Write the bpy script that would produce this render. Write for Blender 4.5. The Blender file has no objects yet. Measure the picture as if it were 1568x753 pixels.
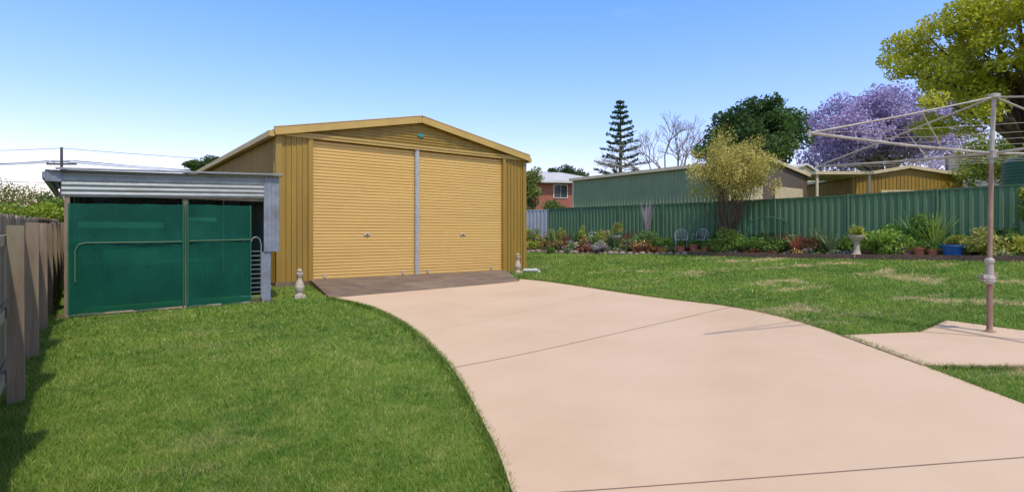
import bpy, math, random
import numpy as np
from mathutils import Vector
random.seed(7); rng=np.random.default_rng(7)
sc=bpy.context.scene
# ---------------------------------------------------------------- terrain
def sm(t):
    t=np.clip(t,0,1); return t*t*(3-2*t)
def gz(x,y):
    x=np.asarray(x,float); y=np.asarray(y,float)
    xc=np.clip(x,-50,16)
    r=.022*np.clip(y,-10,40)+.052*(.5*(xc+np.sqrt(xc*xc+.25))-.25)+.3*sm((y-16)/14)
    return r if r.ndim else float(r)
E=Vector((.79,.613,0)); D=Vector((-.613,.79,0)); ROT=math.atan2(.613,.79)
# ---------------------------------------------------------------- materials
def base(name):
    m=bpy.data.materials.new(name); m.use_nodes=True
    nt=m.node_tree; b=nt.nodes['Principled BSDF']
    return m,nt,b
def mixc(nt,f,a,b,mode='MIX'):
    n=nt.nodes.new('ShaderNodeMix'); n.data_type='RGBA'; n.blend_type=mode
    for s,v in ((0,f),(6,a),(7,b)):
        if hasattr(v,'is_output'): nt.links.new(v,n.inputs[s])
        else: n.inputs[s].default_value=v if s==0 else (*v[:3],1)
    return n.outputs[2]
def ramp(nt,fac,p0,p1,c0=(0,0,0),c1=(1,1,1)):
    r=nt.nodes.new('ShaderNodeValToRGB'); e=r.color_ramp.elements
    e[0].position=p0; e[1].position=p1; e[0].color=(*c0,1); e[1].color=(*c1,1)
    nt.links.new(fac,r.inputs[0]); return r.outputs[0]
def coords(nt,scale=(1,1,1)):
    tc=nt.nodes.new('ShaderNodeTexCoord'); mp=nt.nodes.new('ShaderNodeMapping')
    mp.inputs['Scale'].default_value=scale
    nt.links.new(tc.outputs['Object'],mp.inputs[0]); return mp.outputs[0]
def noise(nt,vec,scale,detail=4,rough=.55):
    n=nt.nodes.new('ShaderNodeTexNoise'); n.inputs['Scale'].default_value=scale
    n.inputs['Detail'].default_value=detail; n.inputs['Roughness'].default_value=rough
    nt.links.new(vec,n.inputs['Vector']); return n.outputs['Fac']
def pmat(name,c1,c2=None,scale=3,rough=.6,metal=0,bump=0,bscale=40,stretch=(1,1,1),dirt=None,dirtamt=.5,lo=.35,hi=.65,spec=.4,dscale=.35):
    m,nt,b=base(name); v=coords(nt,stretch)
    c2=c2 or tuple(x*.8 for x in c1)
    col=mixc(nt,ramp(nt,noise(nt,v,scale,6,.65),lo,hi),c1,c2)
    if dirt:
        f=ramp(nt,noise(nt,v,scale*dscale,7,.7),.48,.72,(0,0,0),(dirtamt,)*3)
        col=mixc(nt,f,col,dirt)
    nt.links.new(col,b.inputs['Base Color']); b.inputs['Roughness'].default_value=rough
    b.inputs['Metallic'].default_value=metal; b.inputs['Specular IOR Level'].default_value=spec
    if bump:
        bp=nt.nodes.new('ShaderNodeBump'); bp.inputs['Strength'].default_value=bump; bp.inputs['Distance'].default_value=.02
        nt.links.new(noise(nt,v,bscale,5),bp.inputs['Height']); nt.links.new(bp.outputs[0],b.inputs['Normal'])
    return m
def leafmat(name,trans=.3,rough=.55):
    m,nt,b=base(name)
    a=nt.nodes.new('ShaderNodeAttribute'); a.attribute_name='Col'
    nt.links.new(a.outputs['Color'],b.inputs['Base Color']); b.inputs['Roughness'].default_value=rough
    b.inputs['Specular IOR Level'].default_value=.25
    t=nt.nodes.new('ShaderNodeBsdfTranslucent'); mx=nt.nodes.new('ShaderNodeMixShader')
    nt.links.new(mixc(nt,1.0,a.outputs['Color'],(1.3,1.35,.8),'MULTIPLY'),t.inputs[0])
    mx.inputs[0].default_value=trans
    nt.links.new(b.outputs[0],mx.inputs[1]); nt.links.new(t.outputs[0],mx.inputs[2])
    nt.links.new(mx.outputs[0],nt.nodes['Material Output'].inputs[0]); return m
def lawn_color(nt):
    v=coords(nt)
    c=mixc(nt,ramp(nt,noise(nt,v,.8,6,.65),.38,.62),(.175,.265,.045),(.095,.180,.030))
    c=mixc(nt,ramp(nt,noise(nt,v,5,5,.7),.44,.68),c,(.235,.29,.070))
    tc=nt.nodes.new('ShaderNodeTexCoord'); sx=nt.nodes.new('ShaderNodeSeparateXYZ'); nt.links.new(tc.outputs['Object'],sx.inputs[0])
    mr=nt.nodes.new('ShaderNodeMapRange'); mr.inputs[1].default_value=.5; mr.inputs[2].default_value=5
    mr.inputs[3].default_value=.22; mr.inputs[4].default_value=1.0
    nt.links.new(sx.outputs[0],mr.inputs[0])
    f=ramp(nt,noise(nt,coords(nt,(.8,1,1)),.95,7,.70),.545,.63)
    mul=nt.nodes.new('ShaderNodeMath'); mul.operation='MULTIPLY'
    nt.links.new(f,mul.inputs[0]); nt.links.new(mr.outputs[0],mul.inputs[1])
    return mixc(nt,mul.outputs[0],c,(.46,.39,.21))
M={}
m,nt,b=base('lawn_ground'); nt.links.new(mixc(nt,1.0,lawn_color(nt),(.80,.80,.8),'MULTIPLY'),b.inputs['Base Color']); b.inputs['Roughness'].default_value=.95
b.inputs['Specular IOR Level'].default_value=.1
bp=nt.nodes.new('ShaderNodeBump'); bp.inputs['Strength'].default_value=.8; bp.inputs['Distance'].default_value=.03
nt.links.new(noise(nt,coords(nt),45,4),bp.inputs['Height']); nt.links.new(bp.outputs[0],b.inputs['Normal']); M['ground']=m
m,nt,b=base('grass_blade'); a=nt.nodes.new('ShaderNodeAttribute'); a.attribute_name='Col'
gc=mixc(nt,1.0,lawn_color(nt),a.outputs['Color'],'MULTIPLY'); nt.links.new(gc,b.inputs['Base Color']); b.inputs['Roughness'].default_value=.6
b.inputs['Specular IOR Level'].default_value=.25
t=nt.nodes.new('ShaderNodeBsdfTranslucent'); mx=nt.nodes.new('ShaderNodeMixShader'); mx.inputs[0].default_value=.35
nt.links.new(gc,t.inputs[0]); nt.links.new(b.outputs[0],mx.inputs[1]); nt.links.new(t.outputs[0],mx.inputs[2]); nt.links.new(mx.outputs[0],nt.nodes['Material Output'].inputs[0]); M['blade']=m
M['conc']=pmat('driveway_concrete',(.68,.495,.335),(.63,.45,.295),.7,rough=.75,bump=.18,bscale=120,dirt=(.50,.335,.19),dirtamt=.42,dscale=.6)
M['joint']=pmat('joint_sealant',(.30,.20,.13),rough=.9)
M['ramp']=pmat('stained_concrete',(.22,.155,.11),(.13,.09,.065),2.2,rough=.9,bump=.4,bscale=60,dirt=(.36,.28,.2),dirtamt=.6)
M['yel']=pmat('door_cream',(.67,.435,.135),(.62,.395,.12),1.5,rough=.5,stretch=(.4,1,3),dirt=(.52,.33,.11),dirtamt=.4)
M['trim']=pmat('trim_gold',(.52,.35,.10),(.45,.30,.08),1.5,rough=.5)
M['wall']=pmat('wall_gold',(.345,.215,.032),(.28,.175,.028),1.2,rough=.5,stretch=(3,3,.3),dirt=(.21,.13,.03),dirtamt=.6)
M['galv']=pmat('galvanised',(.34,.36,.35),(.24,.27,.27),5,rough=.55,metal=.3,dirt=(.22,.17,.13),dirtamt=.6,stretch=(1,1,4))
M['galv2']=pmat('old_iron',(.27,.30,.33),(.18,.20,.23),6,rough=.6,metal=.2,dirt=(.17,.12,.10),dirtamt=.7)
M['steel']=pmat('mullion_steel',(.46,.45,.42),(.36,.35,.33),6,rough=.45,metal=.3)
M['hoist']=pmat('hoist_galv',(.50,.46,.40),(.36,.32,.27),8,rough=.6,metal=.2,dirt=(.30,.17,.10),dirtamt=.5)
M['rust']=pmat('rusty_steel',(.24,.12,.075),(.34,.25,.18),9,rough=.8,bump=.3,bscale=60,stretch=(1,1,.3))
M['white']=pmat('white_paint',(.70,.69,.65),(.58,.56,.52),4,rough=.5)
M['wood']=pmat('weathered_timber',(.30,.225,.155),(.17,.125,.08),9,rough=.9,bump=.6,bscale=30,stretch=(1,1,.12),dirt=(.20,.20,.12),dirtamt=.7)
M['wood2']=pmat('pale_timber',(.42,.345,.25),(.27,.215,.155),9,rough=.9,bump=.5,bscale=30,stretch=(1,1,.12),dirt=(.2,.2,.12),dirtamt=.5)
M['green']=pmat('fence_green',(.125,.225,.115),(.105,.195,.100),1.0,rough=.6,stretch=(1,1,.4),spec=.25)
M['greend']=pmat('fence_green_trim',(.09,.165,.085),rough=.55,spec=.25)
M['ngreen']=pmat('pale_green_steel',(.26,.32,.18),(.22,.28,.155),1,rough=.6,spec=.25)
M['cream']=pmat('cream_trim',(.66,.56,.36),(.55,.46,.30),3,rough=.55)
M['gable_shade']=pmat('gable_shade_brown',(.13,.10,.075),rough=.6)  # shade on the green shed's gable ends, painted in as dark brown
M['grey']=pmat('grey_steel',(.36,.39,.42),(.30,.33,.37),2,rough=.5)
M['wroof']=pmat('white_roof',(.62,.60,.57),(.5,.49,.46),1,rough=.5)
M['redroof']=pmat('red_roof',(.34,.13,.09),(.25,.09,.06),3,rough=.8)
M['tank']=pmat('tank_green',(.035,.13,.07),rough=.4)
M['soil']=pmat('mulch_soil',(.085,.055,.035),(.14,.10,.07),14,rough=1,bump=1,bscale=30)
M['stone']=pmat('edging_stone',(.32,.25,.20),(.19,.15,.12),5,rough=.9,bump=.6,bscale=18)
M['sleeper']=pmat('sleeper_timber',(.19,.12,.08),(.11,.07,.05),8,rough=.95,bump=.5,bscale=25)
M['cstone']=pmat('cast_stone',(.54,.45,.33),(.40,.33,.25),12,rough=.9,bump=.3,bscale=50)
M['terra']=pmat('terracotta',(.42,.16,.08),(.34,.12,.06),8,rough=.8)
M['blue']=pmat('blue_glaze',(.03,.13,.40),(.02,.09,.30),5,rough=.2)
M['bark']=pmat('bark',(.17,.12,.08),(.09,.06,.04),12,rough=1,bump=.8,bscale=25,stretch=(1,1,.3))
M['bark2']=pmat('grey_bark',(.30,.25,.22),(.21,.175,.15),6,rough=1)
M['pole']=pmat('pole_timber',(.10,.085,.075),rough=.9)
M['wire']=pmat('wire_black',(.07,.07,.08),rough=.6)
M['dark']=pmat('dark_interior',(.03,.028,.025),rough=.9)
M['glass']=pmat('window_glass',(.03,.04,.05),rough=.1,spec=.8)
M['badge']=pmat('badge_teal',(.02,.28,.25),rough=.3)
M['leaf']=leafmat('leaves',.3)
M['strap']=leafmat('strap_leaves',.15)
m,nt,b=base('shade_cloth'); v=coords(nt)
nt.links.new(mixc(nt,ramp(nt,noise(nt,v,1.6,5),.35,.65),(.003,.118,.068),(.002,.082,.050)),b.inputs['Base Color']); b.inputs['Roughness'].default_value=.55
b.inputs['Specular IOR Level'].default_value=.25
w=nt.nodes.new('ShaderNodeTexWave'); w.inputs['Scale'].default_value=60; w.inputs['Distortion'].default_value=1; nt.links.new(v,w.inputs[0])
bp=nt.nodes.new('ShaderNodeBump'); bp.inputs['Strength'].default_value=.15; bp.inputs['Distance'].default_value=.01; nt.links.new(w.outputs['Fac'],bp.inputs['Height']); nt.links.new(bp.outputs[0],b.inputs['Normal'])
tr=nt.nodes.new('ShaderNodeBsdfTransparent'); tr.inputs[0].default_value=(.35,.85,.62,1); mx=nt.nodes.new('ShaderNodeMixShader')
mf=nt.nodes.new('ShaderNodeMapRange'); mf.inputs[3].default_value=.22; mf.inputs[4].default_value=.50; nt.links.new(noise(nt,v,1.3,3),mf.inputs[0])
nt.links.new(mf.outputs[0],mx.inputs[0])
nt.links.new(b.outputs[0],mx.inputs[1]); nt.links.new(tr.outputs[0],mx.inputs[2]); nt.links.new(mx.outputs[0],nt.nodes['Material Output'].inputs[0]); M['cloth']=m
def brickmat(name,c1,c2,mo,sx):
    m,nt,b=base(name); br=nt.nodes.new('ShaderNodeTexBrick')
    tc=nt.nodes.new('ShaderNodeTexCoord'); sp=nt.nodes.new('ShaderNodeSeparateXYZ'); cb=nt.nodes.new('ShaderNodeCombineXYZ'); ad=nt.nodes.new('ShaderNodeMath')
    nt.links.new(tc.outputs['Object'],sp.inputs[0]); nt.links.new(sp.outputs[0],ad.inputs[0]); nt.links.new(sp.outputs[1],ad.inputs[1])
    nt.links.new(ad.outputs[0],cb.inputs[0]); nt.links.new(sp.outputs[2],cb.inputs[1]); nt.links.new(cb.outputs[0],br.inputs[0])
    br.inputs['Scale'].default_value=sx
    for k,c in (('Color1',c1),('Color2',c2),('Mortar',mo)): br.inputs[k].default_value=(*c,1)
    nt.links.new(br.outputs[0],b.inputs['Base Color']); b.inputs['Roughness'].default_value=.9; return m
M['brick']=brickmat('red_brick',(.40,.11,.055),(.30,.075,.04),(.34,.22,.17),2.0)
M['block']=brickmat('grey_block',(.24,.23,.22),(.19,.185,.18),(.12,.12,.12),1.2)
# ---------------------------------------------------------------- builders
PROF={'corr':[(i/8,.5-.5*math.cos(2*math.pi*i/8)) for i in range(8)],
      'trap':[(0,0),(.70,0),(.76,1),(.90,1),(.96,0)],
      'wave':[(0,0),(.35,0),(.45,1),(.85,1),(.95,0)],
      'slat':[(0,0),(.10,.8),(.3,1),(.7,1),(.88,.8),(.95,0)]}
class MB:
    def __init__(s): s.v=[];s.f=[];s.m=[];s.mats=[]
    def mi(s,k):
        if k not in s.mats: s.mats.append(k)
        return s.mats.index(k)
    def add(s,vs,fs,k):
        o=len(s.v); s.v+= [tuple(x) for x in vs]; i=s.mi(k)
        for f in fs: s.f.append(tuple(o+j for j in f)); s.m.append(i)
    def box(s,x0,x1,y0,y1,z0,z1,k):
        s.add([(x0,y0,z0),(x1,y0,z0),(x1,y1,z0),(x0,y1,z0),(x0,y0,z1),(x1,y0,z1),(x1,y1,z1),(x0,y1,z1)],
              [(0,3,2,1),(4,5,6,7),(0,1,5,4),(1,2,6,5),(2,3,7,6),(3,0,4,7)],k)
    def beam(s,p,q,w,h,k,up=(0,0,1)):
        p=Vector(p);q=Vector(q);d=(q-p).normalized();u=Vector(up)
        if abs(d.dot(u))>.98: u=Vector((0,1,0))
        r=d.cross(u).normalized()*w/2; t=r.cross(d).normalized()*h/2
        s.add([p-r-t,p+r-t,p+r+t,p-r+t,q-r-t,q+r-t,q+r+t,q-r+t],[(0,1,2,3),(7,6,5,4),(0,4,5,1),(1,5,6,2),(2,6,7,3),(3,7,4,0)],k)
    def cyl(s,p,q,r0,r1,k,n=8,cap=True):
        p=Vector(p);q=Vector(q);d=(q-p)
        if d.length<1e-6: return
        d.normalize(); u=Vector((0,0,1)) if abs(d.z)<.9 else Vector((1,0,0))
        a=d.cross(u).normalized(); b=d.cross(a)
        vs=[p+(a*math.cos(2*math.pi*i/n)+b*math.sin(2*math.pi*i/n))*r0 for i in range(n)]+[q+(a*math.cos(2*math.pi*i/n)+b*math.sin(2*math.pi*i/n))*r1 for i in range(n)]
        fs=[(i,(i+1)%n,n+(i+1)%n,n+i) for i in range(n)]
        if cap: fs+=[tuple(range(n-1,-1,-1)),tuple(range(n,2*n))]
        s.add(vs,fs,k)
    def path(s,pts,r,k,n=6,r1=None):
        for i in range(len(pts)-1):
            a=r if r1 is None else r+(r1-r)*i/(len(pts)-1); b=r if r1 is None else r+(r1-r)*(i+1)/(len(pts)-1)
            s.cyl(pts[i],pts[i+1],a,b,k,n,cap=(i in(0,len(pts)-2)))
    def lathe(s,c,prof,k,n=16):
        vs=[];fs=[]
        for r,z in prof:
            for i in range(n): vs.append((c[0]+r*math.cos(2*math.pi*i/n),c[1]+r*math.sin(2*math.pi*i/n),c[2]+z))
        for j in range(len(prof)-1):
            for i in range(n): fs.append((j*n+i,j*n+(i+1)%n,(j+1)*n+(i+1)%n,(j+1)*n+i))
        fs.append(tuple(range(n-1,-1,-1))); fs.append(tuple(range((len(prof)-1)*n,len(prof)*n)))
        s.add(vs,fs,k)
    def sheet(s,o,u,v,ul,vl,prof,pitch,depth,nrm,k):
        o=Vector(o);u=Vector(u);v=Vector(v);nn=Vector(nrm); P=PROF[prof]; pts=[]; i=0; done=False
        while not done:
            for f,h in P:
                x=(i+f)*pitch
                if x>=ul: done=True;break
                pts.append((x,h))
            i+=1
        pts.append((ul,pts[-1][1]))
        vs=[];fs=[]
        for x,h in pts:
            a=o+u*x+nn*(h*depth); vs+=[a,a+v*vl]
        for j in range(len(pts)-1): fs.append((2*j,2*j+2,2*j+3,2*j+1))
        s.add(vs,fs,k)
    def build(s,name,parent=None,loc=None,rotz=0,smooth=False):
        me=bpy.data.meshes.new(name); me.from_pydata(s.v,[],s.f)
        for k in s.mats: me.materials.append(M[k])
        me.polygons.foreach_set('material_index',s.m)
        if smooth: me.polygons.foreach_set('use_smooth',[True]*len(s.f))
        me.update(); ob=bpy.data.objects.new(name,me); sc.collection.objects.link(ob)
        if parent: ob.parent=parent
        if loc: ob.location=loc
        ob.rotation_euler[2]=rotz
        return ob
def empty(name,loc=(0,0,0),rotz=0):
    e=bpy.data.objects.new(name,None); sc.collection.objects.link(e); e.location=loc; e.rotation_euler[2]=rotz; e.empty_display_size=.2
    return e
def polys(name,co,nv,cols,mat,parent=None):
    n=len(co)//nv; me=bpy.data.meshes.new(name)
    me.vertices.add(len(co)); me.vertices.foreach_set('co',co.astype(np.float32).ravel())
    me.loops.add(len(co)); me.loops.foreach_set('vertex_index',np.arange(len(co),dtype=np.int32))
    me.polygons.add(n); me.polygons.foreach_set('loop_start',np.arange(n,dtype=np.int32)*nv)
    me.update(calc_edges=True)
    ca=me.color_attributes.new('Col','FLOAT_COLOR','POINT')
    c4=np.ones((len(co),4),np.float32); c4[:,:3]=np.repeat(cols,nv,axis=0); ca.data.foreach_set('color',c4.ravel())
    me.materials.append(mat); ob=bpy.data.objects.new(name,me); sc.collection.objects.link(ob)
    if parent: ob.parent=parent
    return ob
def unit(n):
    a=rng.normal(size=(n,3)); return a/np.linalg.norm(a,axis=1,keepdims=True)
def leafquads(p,size,aspect=.5,bias=None):
    n=len(p); a=unit(n)
    if bias is not None: a=a+np.array(bias); a/=np.linalg.norm(a,axis=1,keepdims=True)
    b=np.cross(a,unit(n)); b/=np.linalg.norm(b,axis=1,keepdims=True)+1e-9
    L=(size*rng.uniform(.55,1.35,n))[:,None]
    co=np.stack([p-a*L/2,p+b*L*aspect/2,p+a*L/2,p-b*L*aspect/2],axis=1)
    return co.reshape(-1,3)
def clumpcols(idx,k,c1,c2,jit=.2):
    t=rng.uniform(0,1,k)[idx][:,None]; c=np.array(c1)*(1-t)+np.array(c2)*t
    return np.clip(c*(1+rng.uniform(-jit,jit,(len(idx),1))),0,1)
def tree(name,bx,by,c,R,k,cr,n,ls,c1,c2,tr=.25,bark='bark',limbs=14,shell=.45,asp=.5,bias=None,lowcut=-.75,fz=None,stems=1,flat=.72):
    gzz=gz(bx,by); e=empty(name,(bx,by,gzz)); c=np.array(c)-np.array([bx,by,gzz]); R=np.array(R)
    d=unit(k*4); d=d[d[:,2]>lowcut][:k]; k=len(d)
    rr=rng.uniform(shell,1,k)[:,None]; cen=c+d*R*rr
    crs=cr*rng.uniform(.6,1.35,k)
    idx=rng.choice(k,n,p=crs**2/np.sum(crs**2)); q=unit(n)*(rng.uniform(0,1,n)**.45)[:,None]
    p=cen[idx]+q*crs[idx][:,None]*np.array([1,1,flat])
    col=clumpcols(idx,k,c1,c2)
    polys('crown',leafquads(p,ls,asp,bias),4,col,M['leaf'],e)
    b=MB(); f0=fz if fz is not None else max(.4,(c[2]-R[2])*.9+R[2]*.17)
    fks=[]
    for s in range(stems):
        off=Vector((0,0,0)) if stems==1 else Vector((math.cos(s*2.1),math.sin(s*2.1),0))*R[0]*.13
        fk=Vector((c[0]*.3,c[1]*.3,f0))+off; fks.append(fk)
        b.path([Vector((off.x*.15,off.y*.15,-.1)),Vector((fk.x*.4+tr*.3,fk.y*.4,f0*.5)),fk],tr*1.2,bark,9,tr*.75)
    for i in range(min(limbs,k)):
        t=Vector(cen[i]); fk=min(fks,key=lambda q:(q-t).length); mid=fk.lerp(t,.5)+Vector((random.uniform(-.1,.1)*R[0],random.uniform(-.1,.1)*R[0],R[2]*.08))
        b.path([fk,mid,t],tr*.5,bark,6,tr*.1)
        for j in range(3):
            t2=t+Vector(unit(1)[0])*cr*1.2; b.cyl(mid.lerp(t,.6),t2,tr*.12,tr*.04,bark,4)
    b.build('trunk',e); return e
def inside(x,y,poly):
    r=np.zeros(len(x),bool); n=len(poly)
    for i in range(n):
        x0,y0=poly[i];x1,y1=poly[(i+1)%n]
        c=((y0>y)!=(y1>y))
        xi=(x1-x0)*(y-y0)/(y1-y0+1e-12)+x0
        r^=c&(x<xi)
    return r
def smoothline(pts,it=2):
    for _ in range(it):
        q=[pts[0]]
        for a,b in zip(pts[:-1],pts[1:]):
            q+=[(a[0]*.75+b[0]*.25,a[1]*.75+b[1]*.25),(a[0]*.25+b[0]*.75,a[1]*.25+b[1]*.75)]
        q.append(pts[-1]); pts=q
    return pts
import bmesh
def pad(name,poly,off,matk,zf=None,skirt=.12):
    zf=zf or (lambda x,y:gz(x,y)+off)
    bm=bmesh.new(); vs=[bm.verts.new((x,y,0)) for x,y in poly]
    es=[bm.edges.new((vs[i],vs[(i+1)%len(vs)])) for i in range(len(vs))]
    bmesh.ops.triangle_fill(bm,edges=es,use_beauty=True)
    xs=[p[0] for p in poly]; ys=[p[1] for p in poly]
    for lo,hi,ax in ((min(xs),max(xs),0),(min(ys),max(ys),1)):
        t=math.ceil(lo/.5)*.5
        while t<hi:
            co=[0,0,0];co[ax]=t+.003; no=[0,0,0];no[ax]=1
            bmesh.ops.bisect_plane(bm,geom=bm.verts[:]+bm.edges[:]+bm.faces[:],plane_co=co,plane_no=no); t+=.5
    for v in bm.verts: v.co.z=zf(v.co.x,v.co.y)
    bmesh.ops.recalc_face_normals(bm,faces=bm.faces[:])
    bd=[e for e in bm.edges if len(e.link_faces)==1]
    r=bmesh.ops.extrude_edge_only(bm,edges=bd)
    for v in [g for g in r['geom'] if isinstance(g,bmesh.types.BMVert)]: v.co.z-=skirt
    for f in bm.faces:
        if f.normal.z<-.5: f.normal_flip()
    me=bpy.data.meshes.new(name); bm.to_mesh(me); bm.free(); me.materials.append(M[matk])
    ob=bpy.data.objects.new(name,me); sc.collection.objects.link(ob); return ob
# ---------------------------------------------------------------- ground
def axis(lo,hi,step):
    near=list(np.arange(lo,hi+.01,step)); g=[60,80,120,200,350,600,1000]
    return np.array([-x for x in reversed(g) if -x<lo-2]+near+[x for x in g if x>hi+2])
gx=axis(-14,24,.5); gy=axis(-8,44,.5)
XX,YY=np.meshgrid(gx,gy); ZZ=gz(XX,YY)
nx=len(gx); ny=len(gy)
me=bpy.data.meshes.new('ground'); fs=[(j*nx+i,j*nx+i+1,(j+1)*nx+i+1,(j+1)*nx+i) for j in range(ny-1) for i in range(nx-1)]
me.from_pydata(np.stack([XX,YY,ZZ],-1).reshape(-1,3).tolist(),[],fs); me.materials.append(M['ground'])
me.polygons.foreach_set('use_smooth',[True]*len(fs))
g=bpy.data.objects.new('ground',me); sc.collection.objects.link(g)
rampP=[(-4.84,13.27),(-3.56,10.81),(.19,13.75),(-.22,16.86)]
left=smoothline([(-3.56,10.81),(-2.61,9.89),(-1.89,8.73),(-1.27,7.46),(-.74,6.04),(-.443,5.07),(-.2125,4.095),(-.079,3.53),(-.007,3.07),(.15,2.2),(.35,1.2),(.6,0),(1,-6)])
right=smoothline([(3.5,-6),(3.55,0),(3.6,2),(3.64,3.93),(3.72,5.2),(3.76,6.30),(3.72,7.45),(3.42,8.6),(2.85,9.45),(2.20,10.62),(1.29,12.60),(.55,13.9),(.19,14.3)])
drive=left+right+[(.185,13.74)]
pad('driveway',drive,.03,'conc')
zl=lambda x,y:(lambda s:gz(x,y)*(1-s)+.385*s+.028)(float(np.clip(((x+3.56)*D.x+(y-10.81)*D.y)/2.7,0,1)))
pad('concrete_ramp',rampP,.0,'ramp',zf=zl)
slabP=[(3.74,6.30),(4.62,6.26),(5.33,6.79),(5.61,6.07),(6.3,4.5),(5.5,4.55),(4.46,4.83),(3.70,5.0)]
pad('concrete_path',slabP,.034,'conc')
b=MB()
def joint(p,q,w=.012,off=.0345):
    n=max(2,int(math.dist(p,q)/.25)); d=Vector((q[0]-p[0],q[1]-p[1],0)).normalized(); s=Vector((-d.y,d.x,0))*w/2
    for i in range(n):
        a=Vector((p[0]+(q[0]-p[0])*i/n,p[1]+(q[1]-p[1])*i/n,0)); c=Vector((p[0]+(q[0]-p[0])*(i+1)/n,p[1]+(q[1]-p[1])*(i+1)/n,0))
        vs=[a-s,c-s,c+s,a+s]; b.add([(v.x,v.y,gz(v.x,v.y)+off) for v in vs],[(0,1,2,3)],'joint')
joint((-.60,5.62),(3.42,8.56),.010); joint((-.02,2.98),(3.6,3.17),.007); joint((3.735,6.3),(3.70,5.0),.011,.039); joint((4.62,6.26),(6.0,5.0),.011,.039)
joint((-1.2,7.4),(1.9,11.1),.004)
b.build('driveway_joint')
# ---------------------------------------------------------------- garage
W=7.37; DEP=12; EV=3.46; RI=.72; SL=.385
G=empty('garage',(-5.43,12.83,SL),ROT)
b=MB()
b.sheet((.09,0,0),(1,0,0),(0,0,1),.62,EV+.02,'trap',.125,.03,(0,-1,0),'wall')
b.sheet((6.60,0,0),(1,0,0),(0,0,1),.68,EV+.02,'trap',.125,.03,(0,-1,0),'wall')
z=3.52
while z<EV+RI-.04:
    pz=.075
    for (za,ya),(zb,yb) in (((z,0),(z+.045,0)),((z+.045,0),(z+.055,-.02)),((z+.055,-.02),(z+.068,-.02)),((z+.068,-.02),(z+pz,0))):
        def hw(zz): return min(W/2-.05,max(0,(EV+RI-zz)/RI*W/2))
        ha,hb=hw(za),hw(zb)
        b.add([(W/2-ha,ya,za),(W/2+ha,ya,za),(W/2+hb,yb,zb),(W/2-hb,yb,zb)],[(0,1,2,3)],'wall')
    z+=pz
b.sheet((0,DEP,0),(0,-1,0),(0,0,1),DEP,EV,'trap',.19,.03,(-1,0,0),'wall')
b.sheet((W,0,0),(0,1,0),(0,0,1),DEP,EV,'trap',.19,.03,(1,0,0),'wall')
b.add([(0,DEP,0),(W,DEP,0),(W,DEP,EV),(W/2,DEP,EV+RI),(0,DEP,EV)],[(0,1,2,3,4)],'wall')
b.build('walls',G)
b=MB()
b.box(-.04,.09,-.045,.06,0,EV-.02,'wall'); b.box(W-.09,W+.04,-.045,.06,0,EV-.02,'wall')
b.box(.70,.80,-.05,.12,0,3.40,'wall'); b.box(6.50,6.60,-.05,.12,0,3.40,'wall')
b.box(.02,W-.02,-.055,.08,3.402,3.50,'trim')
b.box(.02,W-.02,-.075,-.057,3.47,3.515,'trim')
b.build('frame_trim',G)
b=MB()
b.sheet((.80,.07,0.02),(0,0,1),(1,0,0),3.36,2.76,'slat',.078,.022,(0,-1,0),'yel')
b.sheet((3.66,.07,0.02),(0,0,1),(1,0,0),3.36,2.84,'slat',.078,.022,(0,-1,0),'yel')
for x0,x1 in ((.8,3.56),(3.66,6.5)): b.box(x0,x1,.035,.09,0,.05,'trim')
b.build('roller_doors',G)
b=MB(); b.box(3.562,3.658,-.03,.10,0,3.40,'steel'); b.box(3.545,3.675,-.012,.02,0,3.39,'steel')
for x in (2.2,5.1):
    b.box(x-.09,x+.09,.028,.05,1.08,1.13,'steel'); b.cyl((x,.05,1.105),(x,.01,1.105),.035,.03,'steel',10); b.box(x-.012,x+.012,0,.012,1.085,1.125,'dark')
for x in (1.1,3.2,3.95,6.1): b.box(x-.03,x+.03,.02,.05,.05,.14,'steel')
b.build('mullion_and_locks',G)
b=MB(); b.add([(W/2+.02+.10*math.cos(t),-.03,3.80+.045*math.sin(t)) for t in np.linspace(0,2*math.pi,16,endpoint=False)]+[(W/2+.02+.10*math.cos(t),-.045,3.80+.045*math.sin(t)) for t in np.linspace(0,2*math.pi,16,endpoint=False)],
  [tuple(range(16,32))]+[(i,(i+1)%16,16+(i+1)%16,16+i) for i in range(16)],'badge'); b.build('maker_badge',G)
b=MB(); ov=.10
sl=math.hypot(W/2,RI); cs=(W/2)/sl; sn=RI/sl
for s in (-1,1):
    dv=(s*cs,0,-sn); nr=(s*sn,0,cs)
    b.sheet((W/2,-.13,EV+RI+.07),(0,1,0),dv,DEP+.25,sl+ov,'trap',.19,.028,nr,'wall')
    p=Vector((W/2,-.14,EV+RI+.03)); q=p+Vector(dv)*(sl+ov); b.beam(p,q,.05,.17,'trim')
    p2=p+Vector((0,.035,.105)); q2=q+Vector((0,.035,.105)); b.beam(p2,q2,.14,.02,'cream')
    xx=W/2+s*(W/2+ov+.05)
    b.box(min(xx-.06,xx+.06),max(xx-.06,xx+.06),-.10,DEP+.1,EV-.10,EV+.03,'trim')
b.beam((W/2,-.13,EV+RI+.11),(W/2,DEP+.1,EV+RI+.11),.3,.02,'trim')
b.build('roof',G)
b=MB(); b.box(-.06,W+.06,-.06,DEP+.05,-.42,-.002,'ramp'); b.build('slab',G)
def finial(x,y):
    z=gz(x,y); b=MB()
    b.box(-.10,.10,-.10,.10,-.02,.07,'cstone')
    b.lathe((0,0,0),[(.07,.07),(.055,.10),(.085,.16),(.095,.22),(.075,.29),(.045,.36),(.038,.42),(.06,.445),(.06,.465),(.035,.48)],'cstone')
    b.box(-.06,.06,-.06,.06,.48,.515,'cstone'); b.lathe((0,0,0),[(.03,.515),(.05,.54),(.05,.56),(.02,.585)],'cstone')
    b.build('stone_baluster',None,(x,y,z),.5,False)
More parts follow.
